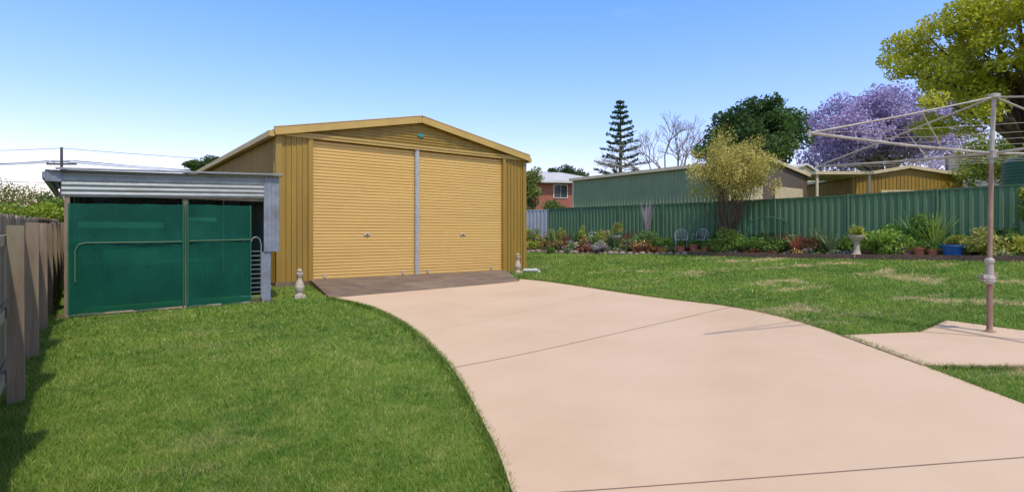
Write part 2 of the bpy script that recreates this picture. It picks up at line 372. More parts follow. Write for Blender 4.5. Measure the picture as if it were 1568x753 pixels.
finial(-4.22,11.0); finial(.17,16.1)
b=MB(); z=gz(.7,16.5)
b.path([(0,0,.05),(.35,-.1,.06),(.42,-.13,.05),(.44,-.14,-.02)],.045,'white',10); b.cyl((.3,-.085,.06),(.37,-.105,.06),.055,.055,'white',10)
b.build('drain_pipe',None,(.35,16.3,z))
# ---------------------------------------------------------------- lean-to
LZ=.19
L=empty('carport_shed',(-7.04,8.73,LZ),ROT)
b=MB()
b.sheet((-.05,-.02,1.90),(0,0,1),(1,0,.03),.42,3.22,'corr',.078,.018,(0,-1,0),'galv')
b.beam((-.12,-.05,2.335),(3.25,-.05,2.455),.10,.025,'galv')
b.build('front_fascia',L)
b=MB()
b.sheet((-.25,-.12,2.28),(1,0,.036),(0,1,.012),3.5,5.6,'corr',.078,.018,(0,0,1),'galv2')
b.box(-.28,-.20,-.10,5.4,2.17,2.27,'galv2')
b.beam((-.24,-.10,2.22),(-.05,-.03,2.22),.02,.18,'galv2')
b.build('roof',L)
b=MB()
b.sheet((.0,5.2,0),(0,-1,0),(0,0,1),5.15,2.22,'corr',.078,.018,(-1,0,0),'galv2')
b.sheet((0,5.25,0),(1,0,0),(0,0,1),3.2,2.3,'corr',.078,.018,(0,1,0),'galv2')
b.sheet((3.2,.6,0.02),(0,1,0),(0,0,1),4.6,2.3,'corr',.078,.018,(1,0,0),'galv2')
b.sheet((2.93,-.035,.98),(1,0,0),(0,0,1),.27,1.43,'corr',.078,.014,(0,-1,0),'galv2')
b.sheet((3.205,-.03,.98),(0,1,0),(0,0,1),.55,1.43,'corr',.078,.014,(1,0,0),'galv2')
b.build('walls',L)
b=MB()
for x,y in ((.02,.03),(1.64,.06),(.02,2.6),(3.1,2.6),(.02,5.1),(3.1,5.1)): b.box(x-.035,x+.035,y-.04,y+.04,-.1,2.25,'wood')
b.box(2.90,3.06,-.01,.10,-.1,.975,'galv2'); b.box(-.02,3.1,.02,.09,1.93,2.05,'wood')
b.box(2.72,2.92,.9,.96,-.05,.07,'white')
b.build('posts',L)
def cloth(x0,x1,z0,z1,name,tilt=0):
    nu,nv=50,26; vs=[];fs=[]
    for j in range(nv+1):
        for i in range(nu+1):
            u=i/nu;v=j/nv; x=x0+(x1-x0)*u; zz=z0+(z1-z0)*v+tilt*u
            y=-.055-.014*math.sin(v*math.pi)*math.sin(u*7+x0*3)-.004*math.sin(u*31+v*9)*(.3+v)-.002*math.sin(u*55+3*v)-.03*(1-v)**3*(1+.6*math.sin(u*11))
            if abs(zz-1.17)<.06: y-=.010
            zz+= -.008*abs(math.sin(u*math.pi*3))*(v>.99)+.015*math.sin(u*9)*(v<.01)
            vs.append((x,y,zz))
    for j in range(nv):
        for i in range(nu): a=j*(nu+1)+i; fs.append((a,a+1,a+nu+2,a+nu+1))
    b=MB(); b.add(vs,fs,'cloth'); b.build(name,L,smooth=True)
cloth(.03,1.625,.04,1.80,'shade_cloth_left',.03); cloth(1.645,2.68,.05,1.84,'shade_cloth_right',.0)
b=MB()
for x in (1.60,1.67): b.cyl((x,-.08,0),(x,-.08,1.90),.012,.012,'tank',6)
b.cyl((2.69,-.07,.04),(2.69,-.07,1.84),.012,.012,'tank',6)
b.path([(.12,-.085,.55),(.12,-.085,1.05),(.16,-.085,1.14),(.24,-.085,1.17),(1.58,-.085,1.18)],.012,'greend',6)
b.path([(1.69,-.085,1.19),(2.68,-.07,1.21)],.012,'greend',6)
b.beam((.0,-.06,.035),(2.7,-.06,.05),.03,.03,'wood2')
b.build('gate_frame',L)
b=MB()
b.path([(2.70,-.02,.12),(2.70,-.02,1.15),(2.74,-.02,1.24),(2.80,-.02,1.26),(2.86,-.02,1.22),(2.885,-.02,1.12),(2.885,-.02,.10)],.009,'galv',6)
for i in range(11): b.cyl((2.70,-.02,.14+i*.085),(2.885,-.02,.14+i*.085),.005,.005,'galv',5)
b.build('side_gate',L)
b=MB()
b.box(.3,2.5,2.6,3.2,.72,.77,'white')
for x in (.4,2.4):
    for y in (2.7,3.1): b.box(x-.03,x+.03,y-.03,y+.03,0,.72,'wood')
b.box(.5,1.3,.7,1.15,.77,1.05,'galv'); b.box(1.75,2.0,.5,.7,1.25,1.55,'terra'); b.box(.15,1.35,.35,.40,1.42,1.52,'white'); b.box(1.75,2.2,.4,.45,1.55,1.62,'white')
b.build('stored_bench',L)
pad('soil_strip',[(-7.15,8.55),(-4.55,10.55),(-4.75,10.95),(-7.35,8.95)],.012,'soil',skirt=.02)
# ---------------------------------------------------------------- timber fence
b=MB(); F0=Vector((-4.155,4.64,0))
for i in range(-3,8):
    p=F0+D*(1.93*i); z=gz(p.x,p.y)
    e=E*.055; d=D*.055
    h=1.50+random.uniform(-.02,.03)
    vs=[p-e-d,p+e-d,p+e+d,p-e+d]
    b.add([(v.x,v.y,z-.1) for v in vs]+[(v.x,v.y,z+h) for v in vs],[(4,5,6,7),(0,1,5,4),(1,2,6,5),(2,3,7,6),(3,0,4,7)],'wood')
    q=p+D*1.93; zq=gz(q.x,q.y)
    for hz in (.22,.75,1.36):
        b.beam(p+Vector((0,0,z+hz))-E*.085,q+Vector((0,0,zq+hz))-E*.085,.045,.085,'wood2')
s=-6
while s<15.4:
    p=F0+D*s-E*.125; z=gz(p.x,p.y); h=1.57+random.uniform(-.025,.025); w=.098
    e=E*.009; d=D*w/2; of=E*random.uniform(-.004,.004)
    vs=[p-e-d+of,p+e-d+of,p+e+d+of,p-e+d+of]
    b.add([(v.x,v.y,z+.02) for v in vs]+[(v.x,v.y,z+h) for v in vs],[(4,5,6,7),(0,1,5,4),(1,2,6,5),(2,3,7,6),(3,0,4,7)],random.choice(['wood','wood','wood2']))
    s+=.112
b.build('timber_fence')
# ---------------------------------------------------------------- green fence
P0=Vector((1.8,27,0)); FD=Vector((.638,-.77,0)).normalized(); FN=Vector((-.77,-.638,0)).normalized()
b=MB(); n=11; pw=2.2
for i in range(n):
    p=P0+FD*(i*pw); q=P0+FD*((i+1)*pw); p.z=gz(p.x,p.y); q.z=gz(q.x,q.y); u=(q-p); ul=u.length; u.normalize()
    b.sheet(p+Vector((0,0,.02)),u,(0,0,1),ul,1.74,'wave',.20,.035,FN,'green')
    b.beam(p+Vector((0,0,1.78))+FN*.02,q+Vector((0,0,1.78))+FN*.02,.06,.05,'greend'); b.beam(p+Vector((0,0,.05))+FN*.02,q+Vector((0,0,.05))+FN*.02,.06,.07,'greend')
    b.beam(p-Vector((0,0,.1))+FN*.03,p+Vector((0,0,1.82))+FN*.03,.06,.06,'greend')
b.build('green_steel_fence')
b=MB(); p=P0+Vector((-.05,0,0)); q=Vector((-3.2,29.6,0)); p.z=gz(p.x,p.y);q.z=gz(q.x,q.y); u=q-p; ul=u.length;u.normalize()
b.sheet(p,u,(0,0,1),ul,1.72,'wave',.2,.03,(-.5,-.8,0),'grey'); b.beam(p+Vector((0,0,1.74)),q+Vector((0,0,1.74)),.06,.05,'grey'); b.build('grey_steel_fence')
# ---------------------------------------------------------------- neighbour buildings
z0=gz(10,24); H=4.43-z0
S=empty('neighbour_green_shed',(8.57,23,z0),ROT)
b=MB(); w2,d2,r2=8,8.6,.52
b.sheet((0,d2,0),(0,-1,0),(0,0,1),d2,H,'trap',.19,.03,(-1,0,0),'ngreen')
b.sheet((w2,0,0),(0,1,0),(0,0,1),d2,H,'trap',.19,.03,(1,0,0),'ngreen')
b.add([(0,0,0),(w2,0,0),(w2,0,H),(w2/2,0,H+r2),(0,0,H)],[(0,1,2,3,4)],'gable_shade'); b.add([(0,d2,0),(w2,d2,0),(w2,d2,H),(w2/2,d2,H+r2),(0,d2,H)],[(0,1,2,3,4)],'gable_shade')
b.sheet((4.6,-.03,.02),(0,0,1),(1,0,0),2.5,2.8,'slat',.08,.02,(0,-1,0),'cream'); b.sheet((.7,-.03,.02),(0,0,1),(1,0,0),2.5,2.8,'slat',.08,.02,(0,-1,0),'cream')
b.box(-.03,.1,d2-.05,d2+.05,0,H,'cream')
s2=math.hypot(4,r2)
for s in (-1,1):
    dv=(s*4/s2,0,-r2/s2); b.sheet((4,-.1,H+r2+.05),(0,1,0),dv,d2+.2,s2+.1,'trap',.19,.03,(0,0,1),'wroof')
    p=Vector((4,-.12,H+r2+.02)); b.beam(p,p+Vector(dv)*(s2+.1),.05,.16,'cream')
    x=4+s*4.12; b.box(x-.06,x+.06,-.1,d2+.15,H-.08,H+.06,'cream')
b.build('shell',S)
def gable(name,x,y,rot,w,d,h,r,wallk,roofk,trimk,door=None):
    z=gz(x,y); e=empty(name,(x,y,z),rot); b=MB()
    b.sheet((0,d,0),(0,-1,0),(0,0,1),d,h,'trap',.19,.03,(-1,0,0),wallk); b.sheet((w,0,0),(0,1,0),(0,0,1),d,h,'trap',.19,.03,(1,0,0),wallk)
    b.sheet((0,0,0),(1,0,0),(0,0,1),w,h,'trap',.19,.03,(0,-1,0),wallk)
    b.add([(0,0.005,h),(w,0.005,h),(w/2,0.005,h+r)],[(0,1,2)],wallk); b.add([(0,d,0),(w,d,0),(w,d,h),(w/2,d,h+r),(0,d,h)],[(0,1,2,3,4)],wallk)
    s2=math.hypot(w/2,r)
    for s in (-1,1):
        dv=(s*w/2/s2,0,-r/s2); b.sheet((w/2,-.15,h+r+.05),(0,1,0),dv,d+.3,s2+.15,'trap',.19,.03,(0,0,1),roofk)
        p=Vector((w/2,-.17,h+r+.02)); b.beam(p,p+Vector(dv)*(s2+.15),.05,.16,trimk)
        x_=w/2+s*(w/2+.17); b.box(x_-.06,x_+.06,-.15,d+.15,h-.08,h+.06,trimk)
    if door: b.sheet((door[0],-.045,.02),(0,0,1),(1,0,0),door[2],door[1],'slat',.08,.02,(0,-1,0),'cream')
    b.build('shell',e); return e
gable('tan_shed',17.6,28.6,-.02,5.6,6,2.75,.45,'wall','cream','cream',(1.4,2.6,2.0))
gable('white_roof_shed',19.5,40,ROT,7,8,4.0,.8,'cream','wroof','wroof')
b=MB(); z=gz(15.4,27.5)
for x in (0,2.6):
    for y in (0,3): b.box(x-.05,x+.05,y-.05,y+.05,0,2.8,'cream')
b.box(-.15,2.75,-.15,3.15,2.8,2.95,'cream'); b.build('carport',None,(15.2,27.6,z),0)
b=MB(); b.box(0,9,0,.25,0,4.35,'block'); b.box(-.05,9.05,-.04,.29,4.35,4.45,'stone'); b.build('block_wall',None,(26,33,gz(27,33)),-.03)
b=MB(); prof=[]
for i in range(24): prof+= [(1.45,i*.125),(1.50,i*.125+.05),(1.45,i*.125+.1)]
prof+=[(1.45,3.0),(1.3,3.12),(.6,3.3),(.3,3.32)]
b.lathe((0,0,0),prof,'tank',40); b.build('water_tank',None,(20.4,20.9,gz(20,22)-.15),0,True)
hz=gz(2,50); Hh=empty('brick_house',(-.5,50,hz),.15); b=MB(); hh=6.35-hz
b.box(0,9,0,8,0,hh,'brick'); b.build('walls',Hh)
b=MB(); o=.6
b.add([(-o,-o,hh),(9+o,-o,hh),(9+o,8+o,hh),(-o,8+o,hh),(3,4,hh+1.25),(6,4,hh+1.25)],[(0,1,5,4),(1,2,5),(2,3,4,5),(3,0,4)],'wroof'); b.box(-o,9+o,-o-.05,-o+.08,hh-.2,hh,'white'); b.build('roof',Hh)
b=MB()
for x in (4.4,):
    for z in (.9,3.6):
        b.box(x-.08,x+1.28,-.06,-.003,z-.08,z+1.18,'white'); b.box(x,x+.58,-.08,-.062,z,z+1.1,'glass'); b.box(x+.62,x+1.2,-.08,-.062,z,z+1.1,'glass')
b.build('windows',Hh)
gable('red_roof_house',-50,42,.6,9,10,2.6,1.6,'cream','redroof','white')
gable('red_roof_house',-39,34,.5,7,8,1.6,1.1,'brick','redroof','white')
# ---------------------------------------------------------------- power poles
poles=[(-92,52,10.9),(-48.8,60,10.9),(20.5,80,10.6),(95,62,11.0)]
for x,y,zt in poles:
    b=MB(); b.cyl((0,0,-1),(0,0,zt),.20,.13,'pole',10); b.box(-1.6,1.6,-.08,.08,zt-1.9,zt-1.72,'pole')
    for i in (-1.5,-.8,.8,1.5): b.cyl((i,0,zt-1.72),(i,0,zt-1.45),.06,.04,'white',6)
    b.cyl((.35,-.1,zt-3.4),(.35,-.1,zt-2.4),.22,.22,'galv2',10)
    b.build('power_pole',None,(x,y,0))
b=MB()
for (x0,y0,a),(x1,y1,c) in zip(poles[:-1],poles[1:]):
    for dx,dz in ((-1.5,-1.45),(-.8,-1.45),(.8,-1.45),(1.5,-1.45),(0,-.1)):
        pts=[]
        for i in range(15):
            t=i/14; pts.append((x0+dx+(x1-x0)*t,y0+(y1-y0)*t,(a+(c-a)*t)+dz-4*.9*t*(1-t)*(1.0+abs(dx)*.25)))
        b.path(pts,.024,'wire',4)
b.path([(-48.8,60,7),(-60,50,6.7),(-80,40,7)],.03,'wire',4)
b.build('power_line')
# ---------------------------------------------------------------- trees
tree('jacaranda_tree',31,46,(30.2,45,9.5),(7.0,5,4.3),130,1.25,52000,.24,(.31,.25,.52),(.52,.43,.70),tr=.4,bark='bark2',limbs=26,shell=.25,lowcut=-.8)
tree('camphor_tree',16.5,39,(16.5,38,7.9),(3.6,3.4,3.0),80,1.0,32000,.27,(.035,.080,.022),(.10,.18,.045),tr=.4,limbs=14,shell=.25)
tree('golden_robinia_tree',20.3,21.8,(19.7,21,8.7),(5.0,3.6,4.5),150,.72,66000,.16,(.34,.37,.03),(.56,.54,.06),tr=.26,limbs=34,shell=.3,bias=(0,0,-.5),lowcut=-.95)
tree('robinia_sapling',25.5,27.5,(25.0,27.6,5.2),(3.2,2.0,2.0),26,.8,9000,.20,(.16,.22,.04),(.28,.33,.06),tr=.2,limbs=8,shell=.2)
tree('bottlebrush_tree',7.15,18.6,(7.45,18.6,3.62),(1.62,1.5,1.22),120,.36,26000,.085,(.34,.31,.08),(.62,.52,.17),tr=.042,limbs=46,shell=.25,bias=(0,0,.5),asp=.4,lowcut=-.8,fz=.7,stems=3,flat=.95)
tree('slender_tree',1.3,33,(1.15,33,4.1),(.45,.5,1.7),18,.42,3500,.16,(.12,.17,.04),(.30,.32,.08),tr=.07,limbs=6)
tree('garden_shrub',3.0,38,(3.0,38,2.9),(1.5,1,.7),14,.6,4000,.16,(.06,.11,.02),(.16,.21,.04),tr=.07,limbs=4,shell=.2)
tree('street_tree',-26,47,(-26.2,47,6.9),(1.8,1.6,1.2),22,.6,7000,.2,(.05,.09,.03),(.12,.17,.04),tr=.2,limbs=8)
tree('street_tree',5.6,70,(6.6,70,8.6),(3.4,2,1.4),18,1.0,6000,.3,(.04,.07,.02),(.08,.12,.03),tr=.2,limbs=6)
for i,(x,y,zc,rx,rz_,c1,c2) in enumerate([(-38,42,3.7,3.4,2.0,(.14,.17,.04),(.24,.24,.07)),(-33,41,2.9,2.0,1.6,(.08,.13,.03),(.18,.21,.05)),(-30.5,44,3.2,1.7,1.6,(.12,.17,.03),(.24,.26,.06)),(-43,40,3.8,3,2,(.06,.10,.02),(.13,.18,.04)),(-20.5,24,2.1,1.5,.85,(.15,.23,.03),(.30,.36,.04)),(-23.5,26,1.9,1.6,.8,(.10,.16,.02),(.20,.25,.03))]):
    tree('suburban_tree',x,y,(x,y,zc),(rx,rx,rz_),26,rx*.35,7000,.17,c1,c2,tr=.15,limbs=5,shell=.3)
pts=[];cols=[]
for i in range(230):
    a=random.uniform(-1.15,1.15); r=random.uniform(95,140); x=r*math.sin(a); y=r*math.cos(a); h=random.uniform(2.0,4.5) 
    n=190; q=unit(n)*(rng.uniform(0,1,n)**.4)[:,None]*np.array([5,5,h]); pts.append(q+np.array([x,y,h*.6])); c=np.array([.06,.10,.035])*random.uniform(.7,1.7); cols.append(np.tile(c,(n,1))*rng.uniform(.8,1.2,(n,1)))
pts=np.concatenate(pts); polys('distant_tree_line',leafquads(pts,.9,.7),4,np.concatenate(cols),M['leaf'])
e=empty('norfolk_pine_tree',(11.75,60,gz(11,60))); b=MB(); top=14.3; b.cyl((0,0,0),(0,0,top),.3,.04,'bark',8)
pp=[];z=3.0
while z<top-.3:
    f=(top-z)/(top-3); ln=.2+3.5*f**.8; nb=6; ph=random.random()*6
    for i in range(nb):
        a=ph+2*math.pi*i/nb+random.uniform(-.15,.15); l=ln*random.uniform(.75,1.12)
        m_=int(30+105*f); t=rng.uniform(.08,1,m_)**.8; up=.22*l*t**2+.04*l*np.sin(t*3)
        w=.08+.22*(1-t)*f+.04
        x=np.cos(a)*t*l+rng.normal(0,1,m_)*w*abs(math.sin(a)); y=np.sin(a)*t*l+rng.normal(0,1,m_)*w*abs(math.cos(a))
        pp.append(np.stack([x,y,z+up+rng.normal(0,.06,m_)],1)); b.cyl((0,0,z),(math.cos(a)*l*.9,math.sin(a)*l*.9,z+.16*l),.06*f+.02,.02,'bark',4)
    z+=.50+.58*f
pp=np.concatenate(pp); b.build('trunk',e); polys('branches',leafquads(pp,.28,.45),4,clumpcols(rng.integers(0,200,len(pp)),200,(.03,.07,.035),(.07,.13,.06)),M['leaf'],e)
b=MB()
def br(p,d,l,r,dep):
    q=p+d*l; b.cyl(p,q,r,r*.7,'bark2',5,False)
    if dep>0:
        for _ in range(3):
            nd=(d+Vector(unit(1)[0])*.6+Vector((0,0,.06))).normalized(); br(q,nd,l*random.uniform(.62,.85),r*.62,dep-1)
br(Vector((0,0,0)),Vector((0,0,1)),2.6,.16,0)
for d in ((-.7,0,.75),(.6,.2,.8),(-.15,.3,1),(.2,-.3,.9),(.9,0,.5)): br(Vector((0,0,2.6)),Vector(d).normalized(),2.0,.11,5)
b.build('bare_tree',None,(12.9,45,gz(13,45)))
# ---------------------------------------------------------------- garden
def gp(t,o):
    p=P0+FD*t+FN*o; return p.x,p.y,gz(p.x,p.y)
bed=[gp(-1.2,.0)[:2],gp(20,.0)[:2],gp(20,1.6)[:2],gp(16,1.65)[:2],gp(13,1.75)[:2],gp(10,1.7)[:2],gp(8.5,1.5)[:2],gp(7,1.9)[:2],gp(5,2.4)[:2],gp(3,2.6)[:2],gp(1.5,3.0)[:2],gp(-.5,3.3)[:2],gp(-2.8,2.0)[:2]]
pad('garden_bed',bed,.05,'soil')
b=MB(); ln=bed[2:13]
for a,c in zip(ln[:-1],ln[1:]):
    if a[0]>6.3:
        va=Vector((a[0],a[1],gz(*a)+.07)); vb=Vector((c[0],c[1],gz(*c)+.07)); b.beam(va,vb,.12,.14,'sleeper')
b.build('timber_edging')
b=MB()
for a,c in zip(ln[:-1],ln[1:]):
    if a[0]<=6.6:
        k=int(math.dist(a,c)/.24)
        for i in range(k):
            t=i/k; x=a[0]+(c[0]-a[0])*t+random.uniform(-.06,.06); y=a[1]+(c[1]-a[1])*t+random.uniform(-.06,.06); z=gz(x,y); r=random.uniform(.09,.16)
            b.lathe((x,y,z-.02),[(r*.9,0),(r,r*.4),(r*.75,r*.8),(r*.3,r)],'stone',7)
b.build('stone_edging')
def shrub(t,o,w,h,c1,c2,ls=.07,n=1500,name='garden_shrub',flowers=None,k=14,shell=.4,z_=0):
    x,y,z=gp(t,o); z+=z_; d=unit(k); d[:,2]=np.abs(d[:,2]); cen=d*np.array([w/2*.75,w/2*.75,h*.62])*rng.uniform(shell,1,(k,1))+np.array([0,0,h*.22])
    idx=rng.integers(0,k,n); p=cen[idx]+unit(n)*(rng.uniform(0,1,n)**.5)[:,None]*np.array([w*.2,w*.2,h*.22]); p[:,2]=np.maximum(p[:,2],.01)
    col=clumpcols(idx,k,c1,c2,.25)
    if flowers is not None:
        m_=(rng.uniform(size=n)<.22)&(p[:,2]>h*.35); col[m_]=np.array(flowers)*rng.uniform(.8,1.1,(m_.sum(),1))
    ob=polys(name,leafquads(p,ls,.6),4,col,M['leaf']); ob.location=(x,y,z); return ob
def strappy(t,o,h,n,w,c,name='strappy_plant',z_=0,lean=.7):
    x,y,z=gp(t,o); co=[];cl=[]
    for i in range(n):
        a=random.uniform(0,6.28); sp=random.uniform(.15,lean); L_=h*random.uniform(.75,1.15); pr=None; cc=np.array(c)*random.uniform(.7,1.3)
        s=Vector((-math.sin(a),math.cos(a),0))
        for j in range(5):
            tt=j/4; q=Vector((math.cos(a)*sp*L_*tt*(.6+.4*tt),math.sin(a)*sp*L_*tt*(.6+.4*tt),L_*(tt-.35*sp*tt*tt))); ww=w*(1-tt)**.7*.5+.002
            cu=(q-s*ww,q+s*ww)
            if pr: co+=[pr[0],pr[1],cu[1],cu[0]]; cl.append(cc)
            pr=cu
    ob=polys(name,np.array([tuple(v) for v in co]),4,np.array(cl),M['strap']); ob.location=(x,y,z+z_); return ob
G1,G2=(.06,.13,.03),(.18,.30,.055)
Y1,Y2=(.24,.30,.04),(.48,.48,.09)
R1,R2=(.17,.06,.04),(.30,.12,.07)
S1,S2=(.18,.22,.14),(.32,.36,.23)
rnd=random.Random(3)
fl=[(.80,.35,.55),(.85,.75,.25),(.65,.4,.75),(.8,.8,.75),(.75,.18,.15),None,None,None]
for i in range(62):
    t=rnd.uniform(-2.0,7.2); o=rnd.uniform(.4,3.0-.14*max(t,0)); hh_=rnd.uniform(.35,.85)*(1.3-.3*o/1.5)
    c=rnd.choice([(G1,G2),(G1,G2),(Y1,Y2),(S1,S2),(R1,R2)])
    shrub(t,o,rnd.uniform(.6,1.2),max(.25,hh_),c[0],c[1],.07,1000,'flowering_shrub',rnd.choice(fl),k=12)
for i in range(12): strappy(rnd.uniform(-1,6),rnd.uniform(.5,2.0),rnd.uniform(.6,1.15),30,.05,rnd.choice([(.09,.17,.05),(.22,.08,.06),(.2,.25,.08)]))
for t in (1.8,3.1,4.3,-.4): shrub(t,1.0,.6,1.15,Y1,Y2,.07,1100,'cassia_shrub',None)
shrub(5.5,1.5,.5,.5,Y1,(.34,.30,.14),.06,800,'pedestal_plant',None,z_=.72)
for t,o,w,h,c1,c2,n in [(6.4,1.0,1.9,.95,(.06,.12,.04),(.20,.32,.12),4200),(7.1,.9,1.0,.7,G1,G2,1700),(7.8,.5,1.0,.6,G1,G2,1200),(8.8,.5,1.0,.6,G1,G2,1300),
    (9.3,.5,1.2,1.05,G1,(.2,.3,.06),2200),(9.95,1.1,1.5,1.0,(.08,.16,.03),(.28,.36,.07),3400),(10.7,.9,1.3,.8,G1,G2,2200),(11.4,.9,1.1,.65,G1,G2,1800),(11.9,.6,1.0,.7,(.1,.15,.05),(.22,.28,.11),1500),
    (12.5,.8,1.0,.7,R1,(.28,.24,.10),1300),(13.0,.7,1.1,.6,G1,G2,1500),(13.5,.6,1.0,.7,G1,G2,1500),(14.6,1.05,1.6,1.02,(.08,.18,.03),(.32,.46,.08),5600),(14.0,.6,.9,.8,G1,G2,1500),(15.25,.5,1.1,1.25,G1,(.25,.38,.07),2600),
    (15.5,1.2,.6,.4,Y1,Y2,900),(16.5,1.2,1.3,.78,(.24,.26,.06),(.52,.48,.15),3600),(16.2,.4,.9,.8,G1,G2,1400),(16.9,.6,1.0,.9,G1,G2,1800),(17.5,1.1,1.1,.65,Y1,Y2,1500),(18.2,.9,1.4,1.2,G1,G2,2200)]:
    shrub(t,o,w,h,c1,c2,.075,n,'garden_shrub')
for i in range(46):
    t=6.8+i*.26; shrub(t,1.2+rnd.uniform(-.35,.3),.55,rnd.uniform(.16,.36),*rnd.choice([(G1,G2),(S1,S2),(Y1,Y2),(R1,R2)]),.055,420,'ground_cover_plant',rnd.choice(fl),k=7)
strappy(6.3,.7,1.65,60,.04,(.34,.30,.32),'grass_tree',.3,.25)
strappy(12.15,1.1,.75,34,.05,(.34,.10,.07),'red_cordyline'); strappy(12.6,.7,1.0,34,.05,(.16,.20,.08),'flax_plant'); strappy(13.1,1.0,.85,38,.06,(.18,.25,.12),'agave_plant')
strappy(15.5,.7,1.25,60,.06,(.32,.42,.09),'variegated_flax'); strappy(15.1,.7,1.35,34,.07,(.10,.22,.05),'palm_lily')
strappy(8.5,.6,.9,24,.05,(.1,.16,.06),'flax_plant'); strappy(11.5,.6,.8,26,.05,(.24,.09,.06),'red_cordyline'); strappy(10.9,.5,1.0,26,.05,(.1,.16,.05),'flax_plant')
shrub(17.35,.5,.75,1.1,G1,(.18,.26,.05),.09,2400,'tall_shrub',z_=.75,shell=.1); shrub(17.4,.5,.75,.6,Y1,(.4,.42,.08),.09,1600,'tall_shrub',z_=1.2,shell=.1)
b=MB(); b.cyl((0,0,0),(.05,0,1.2),.05,.04,'bark',7); x,y,z=gp(17.35,.5); b.build('shrub_trunk',None,(x,y,z))
def pot(t,o,k,r,h,name='plant_pot',z_=.05):
    x,y,z=gp(t,o); b=MB(); b.lathe((0,0,0),[(r*.68,0),(r*.95,h*.85),(r*1.08,h*.86),(r*1.08,h),(r*.92,h),(r*.88,h*.88),(.01,h*.86)],k,18); b.build(name,None,(x,y,z+z_),0)
def pedestal(t,o,h,name):
    x,y,z=gp(t,o); b=MB(); b.box(-.17,.17,-.17,.17,0,.08,'cstone')
    b.lathe((0,0,0),[(.13,.08),(.10,.13),(.075,.2),(.07,h*.6),(.09,h*.68),(.17,h*.82),(.21,h*.92),(.22,h),(.19,h),(.15,h*.93),(.01,h*.92)],'cstone',18); b.build(name,None,(x,y,z+.04),0)
pedestal(13.95,1.55,.62,'stone_bird_bath'); strappy(13.95,1.55,.36,60,.06,(.42,.42,.18),'potted_succulent',.60,.8); shrub(13.95,1.55,.50,.32,Y1,Y2,.06,900,'potted_plant',z_=.6)
pedestal(5.5,1.6,.62,'stone_bird_bath')
pot(16.05,1.45,'blue',.26,.28,'plant_pot',.1); shrub(16.05,1.45,.5,.3,Y1,(.35,.3,.08),.06,600,'potted_plant',z_=.36)
for t,o,r,h in ((8.35,1.5,.15,.26),(8.75,1.3,.17,.3),(9.25,1.4,.14,.25),(9.6,1.25,.14,.26),(15.35,1.4,.16,.26),(4.2,2.1,.15,.25),(7.5,1.5,.15,.2),(15.65,1.45,.13,.22)):
    pot(t,o,'terra',r,h); shrub(t,o,.42,.32,G1,G2,.05,450,'potted_plant',z_=h)
strappy(14.95,1.45,.4,26,.03,(.07,.13,.04),'potted_grass',.3); pot(14.95,1.45,'sleeper',.17,.3)
def chair(t,o,rot):
    x,y,z=gp(t,o); b=MB(); K='white'
    for sx in (-.2,.2):
        b.path([(sx,-.2,0),(sx*.95,-.19,.42)],.009,K); b.path([(sx,.2,0),(sx*.95,.19,.45)],.009,K)
    b.path([(-.2,.19,.45),(-.22,.23,.68),(-.12,.25,.80),(0,.26,.83),(.12,.25,.80),(.22,.23,.68),(.2,.19,.45)],.009,K)
    for i in range(-3,4): b.path([(i*.055,.2,.44),(i*.045,.25,.82-abs(i)*.02)],.005,K,4)
    for i in range(-4,5): b.path([(i*.05,-.2,.43),(i*.05,.2,.44)],.005,K,4)
    for yy in (-.2,0,.2): b.path([(-.2,yy,.43),(.2,yy,.43)],.007,K,4)
    for sx in (-.23,.23): b.path([(sx,.2,.62),(sx,-.05,.64),(sx,-.17,.58),(sx*.9,-.2,.43)],.008,K,4)
    b.build('wire_garden_chair',None,(x,y,z+.05),rot)
chair(8.05,1.0,-.3); chair(8.75,.9,-.7)
b=MB(); x,y,z=gp(11.0,.55)
b.path([(-.6,.2,0),(-.6,.2,.6),(-.5,.22,.8),(-.25,.24,.88),(0,.25,.92),(.25,.24,.88),(.5,.22,.8),(.6,.2,.6),(.6,.2,0)],.02,'tank')
for i in range(-9,10): b.path([(i*.06,.2,.45),(i*.06,.24,.90-abs(i)*.012)],.008,'tank',4)
for i in range(5): b.beam((-.6,-.2+i*.09,.44),(.6,-.2+i*.09,.44),.06,.015,'tank')
for sx in (-.6,.6): b.path([(sx,-.22,0),(sx,-.22,.62),(sx,.2,.62)],.018,'tank')
b.build('metal_garden_bench',None,(x,y,z+.3),-.89+.4)
# ---------------------------------------------------------------- clothes hoist
hx,hy=5.26,6.10; hz=gz(hx,hy)+.034
Hh=empty('rotary_clothes_hoist',(hx,hy,hz)); b=MB()
b.cyl((0,0,0),(.0,0,.62),.028,.028,'rust',14); b.cyl((0,0,.60),(.02,0,1.85),.023,.023,'rust',14); b.cyl((.02,0,1.85),(.05,0,2.60),.021,.021,'hoist',14)
b.lathe((0,0,.52),[(.035,0),(.055,.03),(.055,.07),(.04,.1),(.036,.22),(.046,.24),(.046,.27),(.03,.29)],'hoist',14)
b.box(-.09,-.03,-.03,.03,.56,.63,'hoist'); b.path([(-.08,0,.6),(-.13,0,.6),(-.13,-.12,.58),(-.15,-.14,.58)],.008,'rust'); b.box(.03,.07,-.025,.025,.58,.65,'rust')
b.lathe((.035,0,1.90),[(.03,0),(.05,.01),(.05,.09),(.03,.10)],'hoist',14)
b.lathe((.05,0,2.56),[(.025,0),(.055,.01),(.055,.05),(.02,.06)],'hoist',14)
b.lathe((0,0,0),[(.06,0),(.06,.006),(.035,.015),(.03,.03)],'rust',14)
b.build('mast',Hh)
b=MB(); tips=[]
